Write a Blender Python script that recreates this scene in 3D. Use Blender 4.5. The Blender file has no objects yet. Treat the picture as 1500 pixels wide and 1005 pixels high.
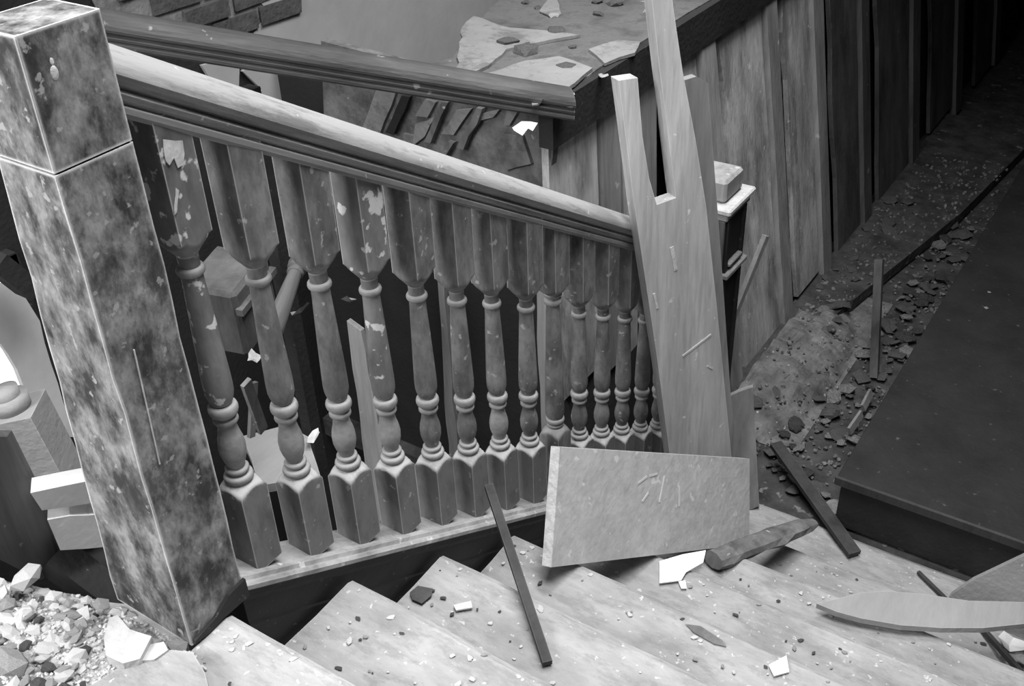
import bpy, bmesh, math, random
from mathutils import Vector, Matrix, noise
random.seed(7)
SC = bpy.context.scene
COL = SC.collection
V = Vector

# ------------------------------------------------------------------ camera, light, exposure
PITCH, ROLL, YAW = .595, -.045, .610
CAM = V((1.292, -.932, .8435)); FPX = 1535.0
_cy, _sy, _cp, _sp = math.cos(YAW), math.sin(YAW), math.cos(PITCH), math.sin(PITCH)
FWD = V((-_sy*_cp, _cy*_cp, -_sp)); _r0 = V((_cy, _sy, 0)); _u0 = _r0.cross(FWD)
RGT = math.cos(ROLL)*_r0 + math.sin(ROLL)*_u0
UPV = -math.sin(ROLL)*_r0 + math.cos(ROLL)*_u0
cd = bpy.data.cameras.new('camera'); cam = bpy.data.objects.new('camera', cd); COL.objects.link(cam)
cd.sensor_width = 36; cd.lens = FPX*36/1500; cd.clip_start = .02
cam.matrix_world = Matrix(((RGT.x, UPV.x, -FWD.x, CAM.x), (RGT.y, UPV.y, -FWD.y, CAM.y), (RGT.z, UPV.z, -FWD.z, CAM.z), (0, 0, 0, 1)))
SC.camera = cam

w = bpy.data.worlds.new('world'); SC.world = w; w.use_nodes = True
w.node_tree.nodes['Background'].inputs[0].default_value = (1, 1, 1, 1)
w.node_tree.nodes['Background'].inputs[1].default_value = .25

def area(name, loc, aim, size, watts):
    l = bpy.data.lights.new(name, 'AREA'); l.shape = 'RECTANGLE'; l.size, l.size_y = size; l.energy = watts
    o = bpy.data.objects.new(name, l); COL.objects.link(o); o.location = loc
    o.rotation_euler = (V(aim)-V(loc)).to_track_quat('-Z', 'Y').to_euler()
    return o
area('landing_window_light', (-.75, -2.5, 1.75), (.2, .9, -.9), (1.4, 1.4), 138)
area('overhead_fill', (.75, .35, 2.5), (.7, .55, -1), (1.7, 1.7), 62).data.spread = math.radians(110)  # added overhead fill to brighten the treads, no roof opening is modelled
area('gallery_light', (.15, 2.3, 2.45), (-.35, 2.2, -.6), (.9, .9), 34).data.spread = math.radians(100)

SC.view_settings.view_transform = 'Standard'; SC.view_settings.look = 'None'
SC.view_settings.exposure = 0; SC.view_settings.gamma = 1; SC.view_settings.use_curve_mapping = False

# ------------------------------------------------------------------ surveying helpers: sight lines cut with real planes
def ray(u, v): return FWD + RGT*((u-750)/FPX) - UPV*((v-502.5)/FPX)
def on_x(u, v, x): d = ray(u, v); return CAM + d*((x-CAM.x)/d.x)
def on_y(u, v, y): d = ray(u, v); return CAM + d*((y-CAM.y)/d.y)
def on_z(u, v, z): d = ray(u, v); return CAM + d*((z-CAM.z)/d.z)
def on_plane(u, v, p, n): d = ray(u, v); return CAM + d*((p-CAM).dot(n)/d.dot(n))

# ------------------------------------------------------------------ materials (the photograph is monochrome)
def g(v): return (v, v, v, 1)
def mat(name, lo, hi, scale=8, stretch=(1, 1, 1), rough=.8, grain=.0, fleck=0.0, fleck_val=.8, fleck_scale=40,
        edge=0.0, edge_val=.7, edge_r=.006, bump=.3, bump_scale=60, mid=.5, width=.22, spec=.3, detail=8, dust=0.0, dust_val=.5, dust_from=.25, blotch=0.0, blotch_val=.1, blotch_scale=12):
    m = bpy.data.materials.new(name); m.use_nodes = True; nt = m.node_tree; N, L = nt.nodes, nt.links
    b = N['Principled BSDF']; b.inputs['Roughness'].default_value = rough; b.inputs['Specular IOR Level'].default_value = spec
    tc = N.new('ShaderNodeTexCoord'); oi = N.new('ShaderNodeObjectInfo')
    mp = N.new('ShaderNodeMapping'); mp.inputs['Scale'].default_value = stretch
    ad = N.new('ShaderNodeVectorMath'); ad.operation = 'ADD'
    mu = N.new('ShaderNodeMath'); mu.operation = 'MULTIPLY'; mu.inputs[1].default_value = 37.0
    L.new(oi.outputs['Random'], mu.inputs[0]); L.new(tc.outputs['Object'], ad.inputs[0]); L.new(mu.outputs[0], ad.inputs[1])
    L.new(ad.outputs[0], mp.inputs['Vector'])
    n1 = N.new('ShaderNodeTexNoise'); n1.inputs['Scale'].default_value = scale; n1.inputs['Detail'].default_value = detail; n1.inputs['Roughness'].default_value = .65
    L.new(mp.outputs[0], n1.inputs['Vector'])
    r1 = N.new('ShaderNodeValToRGB'); e = r1.color_ramp.elements
    e[0].position = mid-width; e[0].color = g(lo); e[1].position = mid+width; e[1].color = g(hi)
    L.new(n1.outputs['Fac'], r1.inputs[0]); out = r1.outputs['Color']
    def mix(a, fac, val):
        mx = N.new('ShaderNodeMix'); mx.data_type = 'RGBA'; L.new(fac, mx.inputs['Factor']); L.new(a, mx.inputs['A']); mx.inputs['B'].default_value = g(val)
        return mx.outputs['Result']
    def thresh(src, a, c, k=1):
        t = N.new('ShaderNodeMapRange'); t.inputs['From Min'].default_value = a; t.inputs['From Max'].default_value = c; t.inputs['To Max'].default_value = k
        L.new(src, t.inputs['Value']); return t.outputs[0]
    if grain:
        g1 = N.new('ShaderNodeTexNoise'); g1.inputs['Scale'].default_value = scale*5; g1.inputs['Detail'].default_value = 4
        mp2 = N.new('ShaderNodeMapping'); mp2.inputs['Scale'].default_value = tuple(s**1.5 for s in stretch); L.new(ad.outputs[0], mp2.inputs['Vector'])
        L.new(mp2.outputs[0], g1.inputs['Vector']); out = mix(out, thresh(g1.outputs['Fac'], .5, .72, grain), lo*.45)
    if dust:  # pales up-facing faces: dust, plus painted top light on rail and baluster feet
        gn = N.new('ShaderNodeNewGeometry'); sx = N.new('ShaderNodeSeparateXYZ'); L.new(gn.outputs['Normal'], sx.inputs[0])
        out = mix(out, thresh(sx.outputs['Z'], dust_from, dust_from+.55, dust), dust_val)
    if blotch:
        q1 = N.new('ShaderNodeTexNoise'); q1.inputs['Scale'].default_value = blotch_scale; q1.inputs['Detail'].default_value = 10; q1.inputs['Roughness'].default_value = .75
        L.new(mp.outputs[0], q1.inputs['Vector']); out = mix(out, thresh(q1.outputs['Fac'], .5, .6, blotch), blotch_val)
    if fleck:
        f1 = N.new('ShaderNodeTexNoise'); f1.inputs['Scale'].default_value = fleck_scale; f1.inputs['Detail'].default_value = 3
        L.new(ad.outputs[0], f1.inputs['Vector']); out = mix(out, thresh(f1.outputs['Fac'], .75-fleck, .79-fleck, .9), fleck_val)
    if edge:
        bv = N.new('ShaderNodeBevel'); bv.samples = 6; bv.inputs['Radius'].default_value = edge_r
        ge = N.new('ShaderNodeNewGeometry'); dt = N.new('ShaderNodeVectorMath'); dt.operation = 'DOT_PRODUCT'
        L.new(bv.outputs[0], dt.inputs[0]); L.new(ge.outputs['Normal'], dt.inputs[1])
        out = mix(out, thresh(dt.outputs['Value'], .985, .86, edge), edge_val)
    L.new(out, b.inputs['Base Color'])
    n2 = N.new('ShaderNodeTexNoise'); n2.inputs['Scale'].default_value = bump_scale; n2.inputs['Detail'].default_value = 5; L.new(mp.outputs[0], n2.inputs['Vector'])
    bp = N.new('ShaderNodeBump'); bp.inputs['Strength'].default_value = bump; bp.inputs['Distance'].default_value = .01
    L.new(n2.outputs['Fac'], bp.inputs['Height']); L.new(bp.outputs[0], b.inputs['Normal'])
    return m

ZS = (1, 1, .25)
M = dict(
    newel=mat('weathered_varnish', .05, .38, 22, (1, 1, .6), .6, .3, .1, .42, 46, .95, .85, .0095, .3, 40, width=.13, blotch=.7, blotch_val=.04, blotch_scale=12),
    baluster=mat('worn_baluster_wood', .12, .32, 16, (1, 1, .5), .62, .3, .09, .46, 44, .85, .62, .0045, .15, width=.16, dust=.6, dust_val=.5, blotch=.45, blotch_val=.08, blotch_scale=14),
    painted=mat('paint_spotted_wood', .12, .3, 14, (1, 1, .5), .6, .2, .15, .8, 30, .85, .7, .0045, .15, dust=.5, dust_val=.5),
    paint=mat('old_white_paint', .5, .8, 30, bump=.3),
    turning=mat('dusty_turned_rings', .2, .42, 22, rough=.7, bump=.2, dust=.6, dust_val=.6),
    rail=mat('worn_handrail_wood', .14, .4, 9, (1.3, .22, 1.3), .6, .5, .05, .6, 40, .75, .6, .0045, .2, width=.16, dust=.75, dust_val=.44, dust_from=-.1, blotch=.7, blotch_val=.12, blotch_scale=9),  # dust tint carried down the sides to paint a broad lit band
    railb=mat('dark_handrail_wood', .03, .11, 8, (.3, .3, 2), .6, .3, .06, .3, 20, .5, .24, .004),
    tread=mat('dusty_tread_wood', .25, .47, 9, (.5, 1.2, 1), .9, .12, .085, .58, 60, .25, .62, .006, .5, 60, blotch=.45, blotch_val=.19, blotch_scale=16),
    riser=mat('riser_wood', .16, .4, 7, (.4, 1, 1), .85, .2),
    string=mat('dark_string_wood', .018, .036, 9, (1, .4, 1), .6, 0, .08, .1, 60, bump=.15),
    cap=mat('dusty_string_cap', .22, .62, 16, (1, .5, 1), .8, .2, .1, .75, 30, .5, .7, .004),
    raw=mat('raw_sawn_timber', .38, .64, 9, (1.4, 1.4, .2), .85, .3, .06, .75, 34, .8, .85, .003, .25, 30, blotch=.25, blotch_val=.28, blotch_scale=10),
    raw2=mat('grey_sawn_timber', .2, .4, 7, (1.2, 1.2, .18), .85, .3, .05, .5, 18, .4, .5, .003, .25, 30, blotch=.25, blotch_val=.14),
    chip=mat('chipboard', .4, .56, 18, (1, 1, 1), .8, 0, .09, .66, 26, .5, .7, .004, .2, 50),
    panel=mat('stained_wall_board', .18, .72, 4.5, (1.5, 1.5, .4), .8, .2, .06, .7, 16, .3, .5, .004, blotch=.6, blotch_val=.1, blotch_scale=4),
    panel2=mat('dimmed_wall_board', .02, .16, 3.2, (1.5, 1.5, .5), .85, .2, .03, .3, 16, .3, .3, .004),  # darker copy of the wall board, light fall-off put into the colour
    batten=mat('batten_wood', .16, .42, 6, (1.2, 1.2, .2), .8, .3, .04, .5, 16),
    batten2=mat('dimmed_batten_wood', .05, .16, 6, (1.2, 1.2, .2), .8, .3, .04, .3, 16),  # darker copy of the batten, with the same painted fall-off
    deep_black=mat('unlit_black', .018, .03, 5, rough=.9, bump=.3),  # near-black base colour paints the darkness of unlit voids and far hall
    dark=mat('dark_stained_wood', .018, .036, 5, rough=.8, fleck=.05, fleck_val=.1),
    plaster=mat('grey_plaster', .34, .46, 2.2, rough=.9, fleck=.03, fleck_val=.16, fleck_scale=14, bump=.1, bump_scale=20),
    plaster2=mat('stained_plaster', .06, .24, 9, rough=.9, fleck=.05, fleck_val=.36, fleck_scale=20, blotch=.5, blotch_val=.05),
    rubble=mat('white_plaster_rubble', .5, .72, 30, rough=.95, bump=.4),
    rubble2=mat('grey_mortar_rubble', .2, .42, 30, rough=.95, bump=.4),
    rubble3=mat('dark_rubble', .05, .13, 14, rough=.95, bump=.5),
    dust=mat('plaster_dust', .2, .58, 60, rough=.95, bump=.8, bump_scale=90, width=.12),
    hall=mat('debris_covered_boards', .02, .1, 9, rough=.95, fleck=.1, fleck_val=.2, fleck_scale=22, bump=.8, bump_scale=30),
    gal=mat('grimy_gallery_floor', .05, .2, 5, rough=.9, fleck=.06, fleck_val=.25, fleck_scale=9, bump=.5, blotch=.6, blotch_val=.03, blotch_scale=5),
    lino=mat('pale_linoleum', .19, .28, 5, rough=.7, blotch=.6, blotch_val=.09, blotch_scale=8),
    brick=mat('sooty_brick', .05, .11, 14, rough=.9, bump=.5),
    mortar=mat('mortar', .14, .28, 12, rough=.95, bump=.6, bump_scale=40),
    foot=mat('dusty_lit_baluster_foot', .12, .32, 14, (1, 1, .5), .62, .2, .09, .46, 44, .85, .62, .0045, .15, dust=.95, dust_val=.75, blotch=.3, blotch_val=.08, blotch_scale=14),  # real dust, strengthened as painted light to offset the shading
    sheet=mat('pale_plaster_sheet', .5, .7, 4, rough=.9, bump=.1, bump_scale=25),
    paper=mat('white_paper', .75, .9, 10, rough=.9, bump=.1),
    stick=mat('dark_stick_wood', .03, .07, 10, (1, 1, .2), .7, .2, edge=.3, edge_val=.16),
    rotten=mat('rotten_wood', .06, .26, 9, (1, 1, .3), .9, .3, .06, .5),
    table=mat('smooth_pale_board', .26, .36, 5, (1, .3, 1), .6, .1, .03, .6, 30, .5, .6, .004),
)
def glow(name, val):
    m = bpy.data.materials.new(name); m.use_nodes = True; b = m.node_tree.nodes['Principled BSDF']
    b.inputs['Base Color'].default_value = g(.8); b.inputs['Emission Color'].default_value = (1, 1, 1, 1); b.inputs['Emission Strength'].default_value = val
    return m
M['pane'] = glow('daylit_pane', 3.0)

# ------------------------------------------------------------------ builders
def obj(name, bm, m, parent=None, smooth=False):
    bmesh.ops.recalc_face_normals(bm, faces=bm.faces)
    me = bpy.data.meshes.new(name); bm.to_mesh(me); bm.free()
    if smooth:
        for p in me.polygons: p.use_smooth = True
    me.materials.append(m if not isinstance(m, str) else M[m])
    o = bpy.data.objects.new(name, me); COL.objects.link(o)
    if parent: o.parent = parent
    return o
def tag(o, label, cat, group=None):
    o['label'] = label; o['category'] = cat
    if group: o['group'] = group
    return o
def thing(name, label, cat, loc=(0, 0, 0), group=None):
    o = bpy.data.objects.new(name, None); COL.objects.link(o); o.location = loc; o.empty_display_size = .1
    return tag(o, label, cat, group)
def setting(o): o['kind'] = 'structure'; return o
def stuff(o): o['kind'] = 'stuff'; return o

def box(bm, lo, hi, cuts=0, wob=0):
    lo, hi = V(lo), V(hi)
    r = bmesh.ops.create_cube(bm, size=1); vs = r['verts']
    for v in vs: v.co = V([(lo[i]+hi[i])/2 + v.co[i]*(hi[i]-lo[i]) for i in range(3)])
    return vs
def bar(bm, a, b, wd, th, nrm=(0, 0, 1)):
    a, b, n = V(a), V(b), V(nrm); d = (b-a).normalized(); s = d.cross(n).normalized(); n = s.cross(d).normalized()
    q = []
    for p in (a, b):
        for i, j in ((-1, -1), (1, -1), (1, 1), (-1, 1)): q.append(bm.verts.new(p + s*i*wd/2 + n*j*th/2))
    for f in ((0, 1, 2, 3), (7, 6, 5, 4), (0, 4, 5, 1), (1, 5, 6, 2), (2, 6, 7, 3), (3, 7, 4, 0)): bm.faces.new([q[i] for i in f])
    return bm
def slab(pts, thick, nrm=None):
    """a board cut to the outline pts (3-D, nearly planar), thickness going away from nrm"""
    pts = [V(p) for p in pts]; c = sum(pts, V())/len(pts); nn = V()
    for a, b in zip(pts, pts[1:]+pts[:1]): nn += (a-c).cross(b-c)
    nn.normalize(); pts = [p - nn*(p-c).dot(nn) for p in pts]
    bm = bmesh.new(); vs = [bm.verts.new(p) for p in pts]; f = bm.faces.new(vs); f.normal_update()
    n = V(nrm).normalized() if nrm is not None else f.normal.copy()
    r = bmesh.ops.extrude_face_region(bm, geom=[f])
    for v in [x for x in r['geom'] if isinstance(x, bmesh.types.BMVert)]: v.co -= n*thick
    bmesh.ops.triangulate(bm, faces=[x for x in bm.faces if len(x.verts) > 4])
    return bm
def recentre(o):
    """origin to the mesh's lowest middle, so each thing has a base of its own"""
    me = o.data; xs = [v.co for v in me.vertices]
    c = V(((min(p.x for p in xs)+max(p.x for p in xs))/2, (min(p.y for p in xs)+max(p.y for p in xs))/2, min(p.z for p in xs)))
    me.transform(Matrix.Translation(-c)); o.location = c
    return o
def align(o, d):
    """turn the object's own y axis along d (mesh stays where it is) so the grain runs with the length"""
    q = V(d).to_track_quat('Y', 'Z'); o.data.transform(q.inverted().to_matrix().to_4x4()); o.rotation_mode = 'QUATERNION'; o.rotation_quaternion = q
    return o
def ragged(pts, step=.04, amp=.012, seed=0):
    out = []; n = len(pts); rnd = random.Random(seed)
    for i in range(n):
        a, b = V(pts[i]), V(pts[(i+1) % n]); k = max(1, int((b-a).length/step))
        for j in range(k):
            p = a.lerp(b, j/k)
            if j: p = p + V((rnd.uniform(-1, 1), rnd.uniform(-1, 1), rnd.uniform(-1, 1)))*amp
            out.append(p)
    return out
def sweep(prof, a, b, seg=1):
    """extrude an (x, z) profile from a to b with upright end cuts"""
    bm = bmesh.new(); a, b = V(a), V(b); h = V((b.x-a.x, b.y-a.y, 0)); sd = V((h.y, -h.x, 0)).normalized(); rings = []
    for k in range(seg+1):
        p = a.lerp(b, k/seg); rings.append([bm.verts.new(p + sd*x + V((0, 0, z))) for x, z in prof])
    n = len(prof)
    for k in range(seg):
        for i in range(n): bm.faces.new((rings[k][i], rings[k][(i+1) % n], rings[k+1][(i+1) % n], rings[k+1][i]))
    bm.faces.new(rings[0]); bm.faces.new(rings[-1][::-1])
    return bm
def chunk_mesh(name, m, seed, flat=.5, rough=.35, sub=1):
    bm = bmesh.new(); bmesh.ops.create_icosphere(bm, subdivisions=sub, radius=.5); rnd = random.Random(seed)
    for v in bm.verts:
        n = noise.noise(v.co*2.3 + V((seed*3.1, 0, 0)))
        v.co *= 1 + rough*n*1.6 + rnd.uniform(-.13, .13)
        v.co.z *= flat
    me = bpy.data.meshes.new(name); bmesh.ops.recalc_face_normals(bm, faces=bm.faces); bm.to_mesh(me); bm.free(); me.materials.append(M[m]); return me

PROF = [(.036, .250), (.041, .258), (.041, .268), (.035, .272), (.043, .279), (.046, .288), (.041, .293), (.037, .296), (.046, .301), (.052, .307), (.055, .316), (.053, .328), (.046, .341), (.035, .351), (.021, .359), (.007, .3625)]
PROF = PROF + [(-x, z) for x, z in reversed(PROF)]
SL = .62
def pitch(y): return -SL*y
def tz(k): return -.656-.191*k
def ty(k): return -.13+.308*k          # nosing line of tread k

# ------------------------------------------------------------------ the setting: room shell
def shell(name, lo, hi, m):
    bm = bmesh.new(); box(bm, lo, hi); return setting(obj(name, bm, m))
shell('ceiling', (-1.6, -3.5, 2.6), (3.3, 9.6, 2.7), 'plaster2')
shell('wall_front', (-1.6, -3.6, -3.1), (3.3, -3.5, 2.6), 'plaster')
shell('wall_right', (3.3, -3.5, -3.1), (3.4, 9.6, 2.6), 'dark')
shell('wall_back', (-1.6, 9.5, -3.1), (3.3, 9.6, 2.6), 'deep_black')
wl = shell('wall_left', (-1.62, -3.5, -3.1), (-1.52, 9.5, 2.6), 'deep_black')
XW = -1.52
# upper landing the camera stands on, well floor, hall floor, gallery floor
landing = setting(recentre(obj('floor_landing', slab([V((-1.52, -3.5, tz(0))), V((3.3, -3.5, tz(0))), V((3.3, ty(-1), tz(0))), V((.07, ty(-1), tz(0))), V((.05, -.2, tz(0))), V((-.1, -.215, tz(0))), V((-.2, -.26, tz(0))), V((-.55, -.37, tz(0))), V((-1.52, -.6, tz(0)))], .2, (0, 0, 1)), 'tread')))
shell('floor_well', (-1.52, -.6, -2.6), (-.06, 1.6, -2.5), 'deep_black')
shell('floor', (-1.52, 1.6, -2.1), (3.3, 9.5, tz(7)-.014), 'hall')

# ------------------------------------------------------------------ plaster and brick on the left wall
pl = [on_x(u, v, XW) for u, v in ((385, -60), (372, -5), (390, 18), (368, 48), (382, 70), (352, 104), (380, 130), (362, 160), (395, 240), (560, 330), (700, 330), (1000, 60), (900, -120), (600, -160))]
plo = obj('plaster', slab(ragged(pl, .07, .006, 3), -.014, (1, 0, 0)), 'plaster', wl)
# patch of plaster still clinging left of the bricks' lower edge
obj('plaster', slab(ragged([on_x(u, v, XW) for u, v in ((292, 95), (330, 84), (347, 96), (346, 132), (310, 124))], .05, .006, 4), -.014, (1, 0, 0)), 'plaster', wl)
# mortar bed and bricks, uneven and proud
obj('mortar_bed', slab(ragged([on_x(u, v, XW+.008) for u, v in ((110, -60), (392, -60), (378, -5), (396, 18), (372, 46), (330, 50), (250, 44), (150, 26))], .05, .004, 8), .01, (1, 0, 0)), 'mortar', wl)
bmesh_brick = []
for i in range(4):
    b_ = bmesh.new(); vs = box(b_, (0, -.098, -.029), (.03, .098, .029)); rn = random.Random(i)
    for v in vs: v.co += V((rn.uniform(-.002, .002), rn.uniform(-.006, .006), rn.uniform(-.004, .004)))
    me = bpy.data.meshes.new('brick'); b_.to_mesh(me); b_.free(); me.materials.append(M['brick']); bmesh_brick.append(me)
nb = 0
for row in range(9):
    for c in range(6):
        y = .95+c*.222+(row % 2)*.11; z = -.46+row*.075
        dd = V((XW, y, z-.04))-CAM; pu, pv = 750+FPX*dd.dot(RGT)/dd.dot(FWD), 502.5-FPX*dd.dot(UPV)/dd.dot(FWD)
        if y > 1.86-.02*row or pv > 30+.19*(pu-160): continue
        o = bpy.data.objects.new('brick', bmesh_brick[nb % 4]); nb += 1; COL.objects.link(o); o.parent = wl
        o.location = (XW+random.uniform(-.014, -.004), y, z); o.rotation_euler = (random.uniform(-.02, .02), 0, 0)
# daylit window low in the left wall, seen past the big newel
wn = setting(obj('window_1', bar(bmesh.new(), (-1.5, -.02, -1.16), (-1.5, -.02, -.62), .05, .05, (1, 0, 0)), 'dark'))
for a, c in (((-1.5, .47, -1.16), (-1.5, .47, -.62)), ((-1.5, -.04, -1.14), (-1.5, .49, -1.14)), ((-1.5, -.04, -.64), (-1.5, .49, -.64))):
    obj('window_frame', bar(bmesh.new(), a, c, .05, .05, (1, 0, 0)), 'dark', wn)
obj('window_pane', bar(bmesh.new(), (-1.512, .22, -1.13), (-1.512, .22, -.65), .48, .006, (1, 0, 0)), 'pane', wn)

# ------------------------------------------------------------------ the gallery: floor, trim, panelled stairwell wall
gal = setting(recentre(obj('floor_gallery', slab(ragged([V((-.29, 1.56, -.3)), V((-.29, 9.5, -.3)), V((-1.5, 9.5, -.3)), V((-1.35, 4, -.3)), V((-.97, 2.27, -.3)), V((-.84, 1.92, -.3)), V((-.76, 1.74, -.3)), V((-.86, 1.58, -.3))], .12, .004, 5), .05, (0, 0, 1)), 'gal')))
tr = setting(recentre(obj('trim_1', bar(bmesh.new(), (-.285, 1.55, -.375), (-.285, 9.4, -.375), .05, .14), 'dark')))
GX0, GZ0, GX1, GZ1 = -.29, -.44, -.03, tz(7)       # the boards flare out towards their feet
def wall_pt(y, t, off=0, flare=1.0):               # t 0 at the top, 1 at the hall floor
    n = V((GZ0-GZ1, 0, GX1-GX0)).normalized()
    return V((GX0+(GX1-GX0)*t*flare, y, GZ0+(GZ1-GZ0)*t)) + n*off
ws = setting(obj('wall_stairwell', slab([wall_pt(1.62, 0, -.06), wall_pt(1.62, 1, -.06, .3), wall_pt(2.6, 1, -.06), wall_pt(9.5, 1, -.06), wall_pt(9.5, 0, -.06)], .05), 'deep_black'))
def wboard(name, y0, y1, t0, t1, th, m, off=0, rag=.01, fl=1.0, seed=0):
    rn = random.Random(seed); K = 7; L_ = []; R_ = []
    for k in range(K+1):
        t = t0+(t1-t0)*k/K; L_.append(wall_pt(y0+rn.uniform(-rag, rag), t, off, fl)); R_.append(wall_pt(y1+rn.uniform(-rag, rag)*.4, t, off, fl))
    return obj(name, slab(L_ + R_[::-1], th, (1, 0, .17)), m, ws)
STUDS = [(2.30, 2.60, 2.72), (2.80, 3.22, 3.33), (3.44, 3.75, 3.87), (4.02, 4.40, 4.52), (4.72, 5.30, 5.44), (5.75, 6.30, 6.46), (6.9, 7.4, 7.56)]
for i, (a, b_, c) in enumerate(STUDS):
    wboard('plank', a, b_-.012, -.02+.01*(i % 2), .985-.02*(i % 3), .022, 'panel' if i < 3 else 'panel2', 0, .018, seed=i)  # farther boards switch to the darker copy, painting the dimming along the wall
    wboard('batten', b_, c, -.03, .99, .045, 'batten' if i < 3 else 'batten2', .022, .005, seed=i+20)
# near end, upright: two stained planks and the corner strip that runs down behind the balusters
for i, (a, b_, t1, m) in enumerate(((1.57, 1.86, .62, 'panel'), (1.875, 2.0, .66, 'batten'), (2.03, 2.13, .8, 'panel'), (2.16, 2.27, .9, 'batten'))):
    wboard('plank', a, b_, 0, t1, .025, m, .0+.008*(i % 2), .008, .25, seed=i+40)
setting(ws)
# front of the gallery edge: lath fascia with plaster hanging off it
fas = setting(recentre(obj('trim_2', slab([on_y(u, v, 1.58) for u, v in ((470, 60), (820, 150), (800, 300), (480, 300))], .03, (0, -1, 0)), 'plaster2')))
def fasp(name, px, th, m, y=1.575, seed=0):
    o = obj(name, slab(ragged([on_y(u, v, y) for u, v in px], .05, .004, seed), th, (0, -1, 0)), m); o.parent = fas
    o.matrix_parent_inverse = Matrix.Translation(fas.location).inverted(); return o
for i, px in enumerate((((552, 128), (580, 134), (556, 196), (530, 188)), ((622, 146), (638, 150), (626, 172), (608, 170)), ((608, 182), (640, 168), (622, 200), (604, 214)),
                        ((668, 162), (690, 160), (664, 198), (646, 196)), ((700, 168), (732, 160), (722, 172), (698, 178)), ((742, 162), (760, 160), (746, 184), (738, 184)),
                        ((590, 196), (606, 200), (604, 220), (592, 214)), ((735, 196), (765, 200), (778, 240), (740, 250), (728, 215)))):
    fasp('plaster_flake', px, .014, 'lino' if i not in (7,) else 'plaster2', 1.566, i)
for i, px in enumerate((((588, 140), (600, 142), (576, 198), (564, 194)), ((646, 150), (656, 150), (630, 210), (620, 208)), ((698, 158), (706, 160), (678, 220), (668, 216)), ((655, 208), (664, 210), (650, 232), (642, 228)))):
    fasp('lath_strip', px, .02, 'deep_black' if i == 0 else 'rotten', 1.55, i)
# boards left standing under the gallery
wu = setting(obj('wall_under_gallery', slab([V((-1.52, 1.66, -.35)), V((-.3, 1.66, -.35)), V((-.3, 1.66, -2.1)), V((-1.52, 1.66, -2.1))], .04, (0, -1, 0)), 'deep_black'))
for i, (px, m) in enumerate(((((508, 470), (528, 485), (566, 690), (580, 800), (548, 800), (530, 640)), 'raw'), (((640, 395), (650, 405), (662, 560), (678, 760), (664, 760), (650, 560)), 'raw2'),
                             (((786, 420), (800, 425), (806, 640), (806, 760), (794, 760)), 'raw2'))):
    obj('plank', slab(ragged([on_y(u, v, 1.56) for u, v in px], .1, .006, i), .022, (0, -1, 0)), m, wu)

# ------------------------------------------------------------------ the staircase
st = thing('staircase', 'dusty wooden flight of stairs descending past the balustrade, treads strewn with chips', 'staircase', (.07, ty(0), tz(0)))
def spart(name, bm, m):
    o = obj(name, bm, m); o.data.transform(Matrix.Translation(-st.location)); o.parent = st; return o
XR = 2.4
for k in range(0, 8):
    bm = bmesh.new(); rn = random.Random(k); nx = 24; y0, y1, z = ty(k-1)-.01, ty(k)+(.045 if k == 7 else 0), tz(k)
    rows = []
    prof = [(y0, z), (y0+.1, z-.002), (y0+.2, z-.004), (y1-.05, z-.001), (y1-.018, z), (y1-.004, z-.006), (y1, z-.016), (y1-.004, z-.026), (y1-.02, z-.032), (y0, z-.032)]
    for i in range(nx+1):
        x = .066+(XR-.066)*i/nx; r = []
        for j, (y, zz) in enumerate(prof):
            wy = noise.noise(V((x*3, k*7, 1)))*.006 if 3 <= j <= 8 else 0
            wz = noise.noise(V((x*2.2, k*5, y*4)))*.003 if j < 7 else 0
            r.append(bm.verts.new((x, y+wy, zz+wz)))
        rows.append(r)
    n = len(prof)
    for i in range(nx):
        for j in range(n): bm.faces.new((rows[i][j], rows[i][(j+1) % n], rows[i+1][(j+1) % n], rows[i+1][j]))
    bm.faces.new(rows[0]); bm.faces.new(rows[-1][::-1])
    spart('tread', bm, 'tread')
    if k == 7: break
    bm = bmesh.new(); box(bm, (.066, y1-.05, tz(k+1)+.0), (XR, y1-.03, z-.03)); spart('riser', bm, 'riser')
# outer string with a moulded cap the balusters stand on
ya, yb = -.09, 2.08
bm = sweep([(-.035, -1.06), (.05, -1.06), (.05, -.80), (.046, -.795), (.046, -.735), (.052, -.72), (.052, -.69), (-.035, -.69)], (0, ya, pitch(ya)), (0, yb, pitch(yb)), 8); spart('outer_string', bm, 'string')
bm = sweep([(-.05, -.70), (.058, -.70), (.066, -.692), (.066, -.682), (.058, -.676), (.052, -.679), (.048, -.668), (-.05, -.668)], (0, ya, pitch(ya)), (0, yb, pitch(yb)), 30); spart('string_cap', bm, 'cap')

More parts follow.
